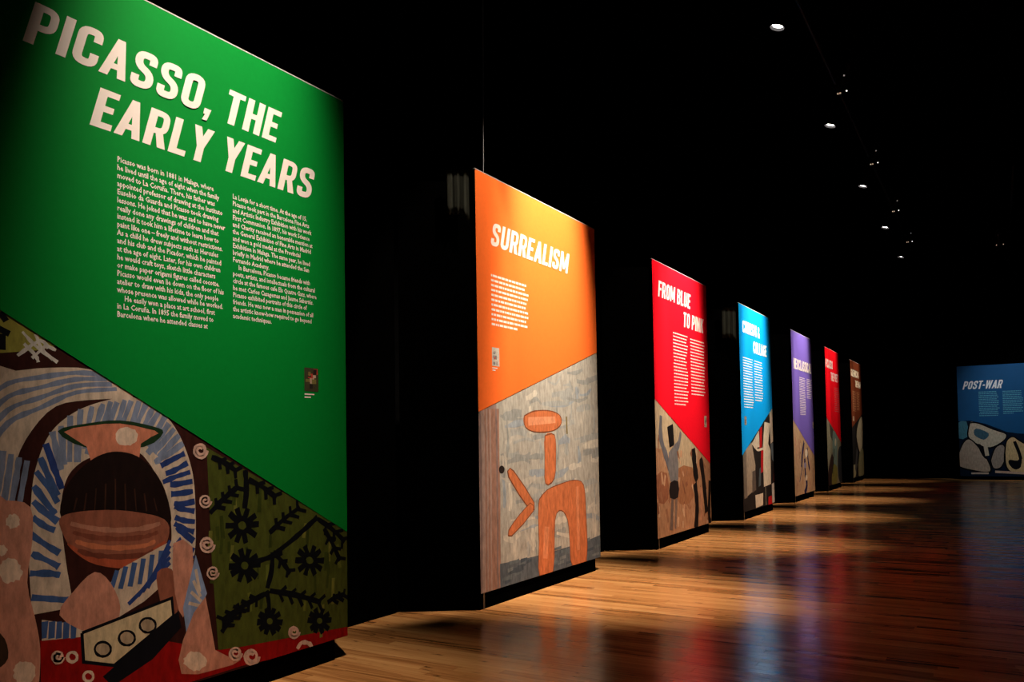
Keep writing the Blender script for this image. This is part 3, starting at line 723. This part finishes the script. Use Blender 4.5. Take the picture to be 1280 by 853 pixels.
slab([(1238, 576), (1244, 560), (1254, 556), (1258, 568), (1252, 584), (1242, 586)], (150, 134, 120))
slab([(1256, 566), (1258, 552), (1266, 546), (1276, 552), (1292, 560), (1310, 566), (1310, 592), (1270, 592), (1258, 584)], CR3)
a.poly((60, 90, 104), [(1220, 536), (1236, 542), (1230, 550), (1218, 544)], 3); a.poly(K, [(1222, 556), (1228, 558), (1234, 574), (1228, 570)], 3); a.line(CR, [(1232, 558), (1234, 570)], .12)
a.poly(K, [(1262, 575), (1272, 576), (1277, 570), (1276, 584), (1268, 587), (1261, 580)], 3); a.line(K, [(1268, 552), (1273, 564), (1276, 574)], .10, 3)
a.line((190, 168, 150), [(1214, 592), (1236, 592)], .06); a.line((190, 160, 140), [(1244, 590), (1300, 593)], .08)
fix(a.build('picture', t))
v_ = f.map(1196, 530)[1]
fix(prop('colour_field', f, [[(0, f.map(1196, 527)[1]), (f.map(1212, 527)[0], f.map(1212, 526)[1]), (f.map(1232, 530)[0], f.map(1232, 530)[1]), (f.map(1258, 540)[0], f.map(1258, 540)[1]), (f.map(1272, 543)[0], f.map(1272, 542)[1]), (f.w, f.map(1290, 552)[1]), (f.w, f.z1), (0, f.z1)]], mat('print_deep_blue', lin((0, 76, 124)), .6, var=.05, scale=(3, 3, 3)), t, 0.0030))
fix(headline(f, [('POST-WAR', (1203, 487.2), (1251.5, 485.4), .29)], t, mat('white_print_cool', (0.9, 0.86, 0.84, 1), .6), .27))
TT = mat('teal_print', lin((90, 160, 178)), .6)
fix(greek(f, [(1223, 490.5), (1249, 490), (1223, 520)], 14, t, TT, .9, (11,), fill=.42)); fix(greek(f, [(1253, 489.5), (1279, 489), (1253, 517)], 13, t, TT, .5, fill=.42))

# ---------------------------------------------------------------- short drapes beside two panels, the suspension cable
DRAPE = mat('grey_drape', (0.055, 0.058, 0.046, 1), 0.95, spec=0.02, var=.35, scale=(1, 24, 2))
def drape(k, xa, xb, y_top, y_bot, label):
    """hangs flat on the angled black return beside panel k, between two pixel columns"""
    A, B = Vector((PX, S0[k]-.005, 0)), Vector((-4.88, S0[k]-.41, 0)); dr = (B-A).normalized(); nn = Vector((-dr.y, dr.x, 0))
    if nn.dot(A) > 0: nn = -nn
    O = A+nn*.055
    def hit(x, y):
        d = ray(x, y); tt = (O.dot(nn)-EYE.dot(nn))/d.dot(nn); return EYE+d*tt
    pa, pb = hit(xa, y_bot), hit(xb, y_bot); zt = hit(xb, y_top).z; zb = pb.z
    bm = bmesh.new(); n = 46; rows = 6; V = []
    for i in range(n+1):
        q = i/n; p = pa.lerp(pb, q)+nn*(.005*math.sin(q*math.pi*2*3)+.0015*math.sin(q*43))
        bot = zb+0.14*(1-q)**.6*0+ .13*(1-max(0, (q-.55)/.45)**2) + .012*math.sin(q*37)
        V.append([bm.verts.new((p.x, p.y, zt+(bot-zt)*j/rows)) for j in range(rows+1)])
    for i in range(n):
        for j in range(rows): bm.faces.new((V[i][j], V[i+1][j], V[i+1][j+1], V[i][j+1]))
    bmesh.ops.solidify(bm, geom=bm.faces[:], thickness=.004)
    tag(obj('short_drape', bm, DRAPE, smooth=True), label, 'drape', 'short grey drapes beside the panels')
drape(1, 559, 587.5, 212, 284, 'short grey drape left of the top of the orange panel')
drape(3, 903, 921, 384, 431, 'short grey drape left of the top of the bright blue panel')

bm = bmesh.new(); cone(bm, (PX-.025, 6.60, PZ1), (PX-.025, 6.72, ZC), .004, .004, 8)
tag(obj('suspension_cable', bm, mat('cable_steel', (.28, .28, .30, 1), .5, metal=.3)), 'thin cable rising from the left end of the orange panel top', 'cable')

# ---------------------------------------------------------------- spotlights
LENS_M = mat('lens_glow', (1.0, 0.93, 0.9, 1), .5, emit=14)
LENS_D = mat('lens_dark', (0.01, 0.01, 0.012, 1), .15, spec=.6)
PIP = mat('pilot_light', (1.0, 0.72, 0.5, 1), .5, emit=.35); PIPW = mat('pilot_light_white', (1.0, 0.95, 0.85, 1), .5, emit=1.0)
def spotlight(label, loc, aim, group, power=0, size=40, blend=.8, col=(1, 1, 1), pips=(), lens_r=.085, oval=1, hot=None, glow=True):
    loc, aim = Vector(loc), Vector(aim); d = (aim-loc).normalized()
    t = thing('ceiling_spotlight', label, 'spotlight', tuple(loc), group); inv = Matrix.Translation(-loc)
    def fx(o): o.matrix_parent_inverse = inv; return o
    bm = bmesh.new(); cone(bm, loc-d*.42, loc-d*.14, .075, .095); cone(bm, loc-d*.139, loc-d*.02, .095, .10, caps=True); cone(bm, loc-d*.02, loc+d*.05, .104, .108, caps=False)
    fx(obj('housing', bm, METAL, t))
    bm = bmesh.new(); cone(bm, loc-d*.019, loc+d*.012, lens_r+.004, lens_r, 24)
    fx(obj('lens', bm, LENS_M if power and glow else LENS_D, t))
    up = Vector((0, 0, 1)); side = d.cross(up).normalized(); c = loc-d*.18; top = Vector((c.x, c.y, 8.36))
    bm = bmesh.new()
    for s in (-1, 1): cone(bm, c+side*.125*s, c+side*.125*s+up*.2, .012, .012, 8); cone(bm, c+side*.09*s, c+side*.135*s, .02, .02, 10)
    cone(bm, c+up*.2-side*.13, c+up*.2+side*.13, .012, .012, 8); cone(bm, c+up*.2, top, .014, .014, 8)
    fx(obj('yoke', bm, METAL, t))
    bm = bmesh.new(); box(bm, top.x-.035, top.x+.035, top.y-.03, top.y+.03, 8.34, 8.42, .008); fx(obj('clamp', bm, METAL, t))
    for px_, m in pips:
        bm = bmesh.new(); bmesh.ops.create_icosphere(bm, subdivisions=1, radius=.018, matrix=Matrix.Translation(loc+Vector(px_))); fx(obj('pilot_light', bm, m, t))
    if power:
        ld = bpy.data.lights.new('spot_lamp', 'SPOT'); ld.energy = power; ld.color = col; ld.spot_size = math.radians(size); ld.spot_blend = blend; ld.shadow_soft_size = .05
        lo = bpy.data.objects.new('spot_lamp', ld); COL.objects.link(lo); lo.location = loc+d*.10; lo.rotation_euler = d.to_track_quat('-Z', 'Y').to_euler(); lo.scale = (oval, 1, 1)
        lo.parent = t; lo.matrix_parent_inverse = inv
        if hot:                                       # the hot middle of the beam, tilted up to the panel's head
            h = (Vector(hot[0])-loc).normalized(); ld.energy = power*hot[3]
            l2 = bpy.data.lights.new('spot_lamp', 'SPOT'); l2.energy = power*hot[1]; l2.color = col; l2.spot_size = math.radians(hot[2]); l2.spot_blend = 1; l2.shadow_soft_size = .05
            ho = bpy.data.objects.new('spot_lamp', l2); COL.objects.link(ho); ho.location = loc+d*.10; ho.rotation_euler = h.to_track_quat('-Z', 'Y').to_euler()
            ho.scale = (.90 if loc.y > 5 else .82, 1, 1); ho.parent = t; ho.matrix_parent_inverse = inv
    return t
for k, (dy, pw, sz, bl, ax, az, c) in enumerate(SPOTS):
    yc = S0[k]+SW[k]/2
    spotlight('lit spotlight above the aisle aimed at the %s panel' % {5: 'dark red'}.get(k, part_lab[k]), (LX, yc+dy, LZ), (ax, yc-(.1 if k > 1 else -.15), az), 'lit spotlights over the row of panels', pw, sz, bl, c, oval=OVAL if k else .58, hot=((PX, yc+(.1 if k == 0 else 0), 4.6), .45 if k == 1 else .60, 37, .62))
spotlight('lit spotlight aimed at the far blue panel, out at the right', END_SPOT[0], END_SPOT[1], 'lit spotlights over the aisle right', *END_SPOT[2:])
for k, y in GAP_LAMPS:
    lab = 'dim narrow spotlight over the gap just before the %s panel' % {5: 'dark red'}.get(k, part_lab[k])
    t = spotlight(lab, (-2.25, y, 8.02), (-4.72, S0[k]-.12, 2.35), 'dim narrow spotlights over the gaps', GAP_POWER, GAP_SIZE, GAP_BLEND, WARM, lens_r=.07, glow=False,
              pips=(((-.04, -.05, -.12), PIP), ((.00, -.05, -.12), PIP), ((.12, -.12, -.13), PIPW), ((.10, -.22, .12), mat('pilot_dim', (.9, .9, .9, 1), .5, emit=.12))))
spotlight('unlit spotlight far right on the right lighting pipe', (.31, 31.4, 7.95), (.6, 32, 5), 'unlit spotlights on the right pipe', 0, pips=(((-.1, -.1, 0), PIP), ((.1, -.1, 0), PIP)))
def pipe(x, y0, y1, label):
    bm = bmesh.new(); cone(bm, (x, y0, 8.45), (x, y1, 8.45), .03, .03, 12)
    t = thing('lighting_pipe', label, 'pipe', (x, (y0+y1)/2, 8.45)); inv = Matrix.Translation(-Vector(t.location))
    o = obj('pipe_tube', bm, METAL, t, True); o.matrix_parent_inverse = inv
    y = y0+.5
    while y < y1:
        bm = bmesh.new(); cone(bm, (x, y, 8.48), (x, y, ZC), .012, .012, 8); o = obj('hanger_rod', bm, METAL, t); o.matrix_parent_inverse = inv; y += 4.6
pipe(-2.45, .5, 32.6, 'black lighting pipe under the ceiling above the panels'); pipe(.6, 24, 32.6, 'black lighting pipe under the ceiling at the right')
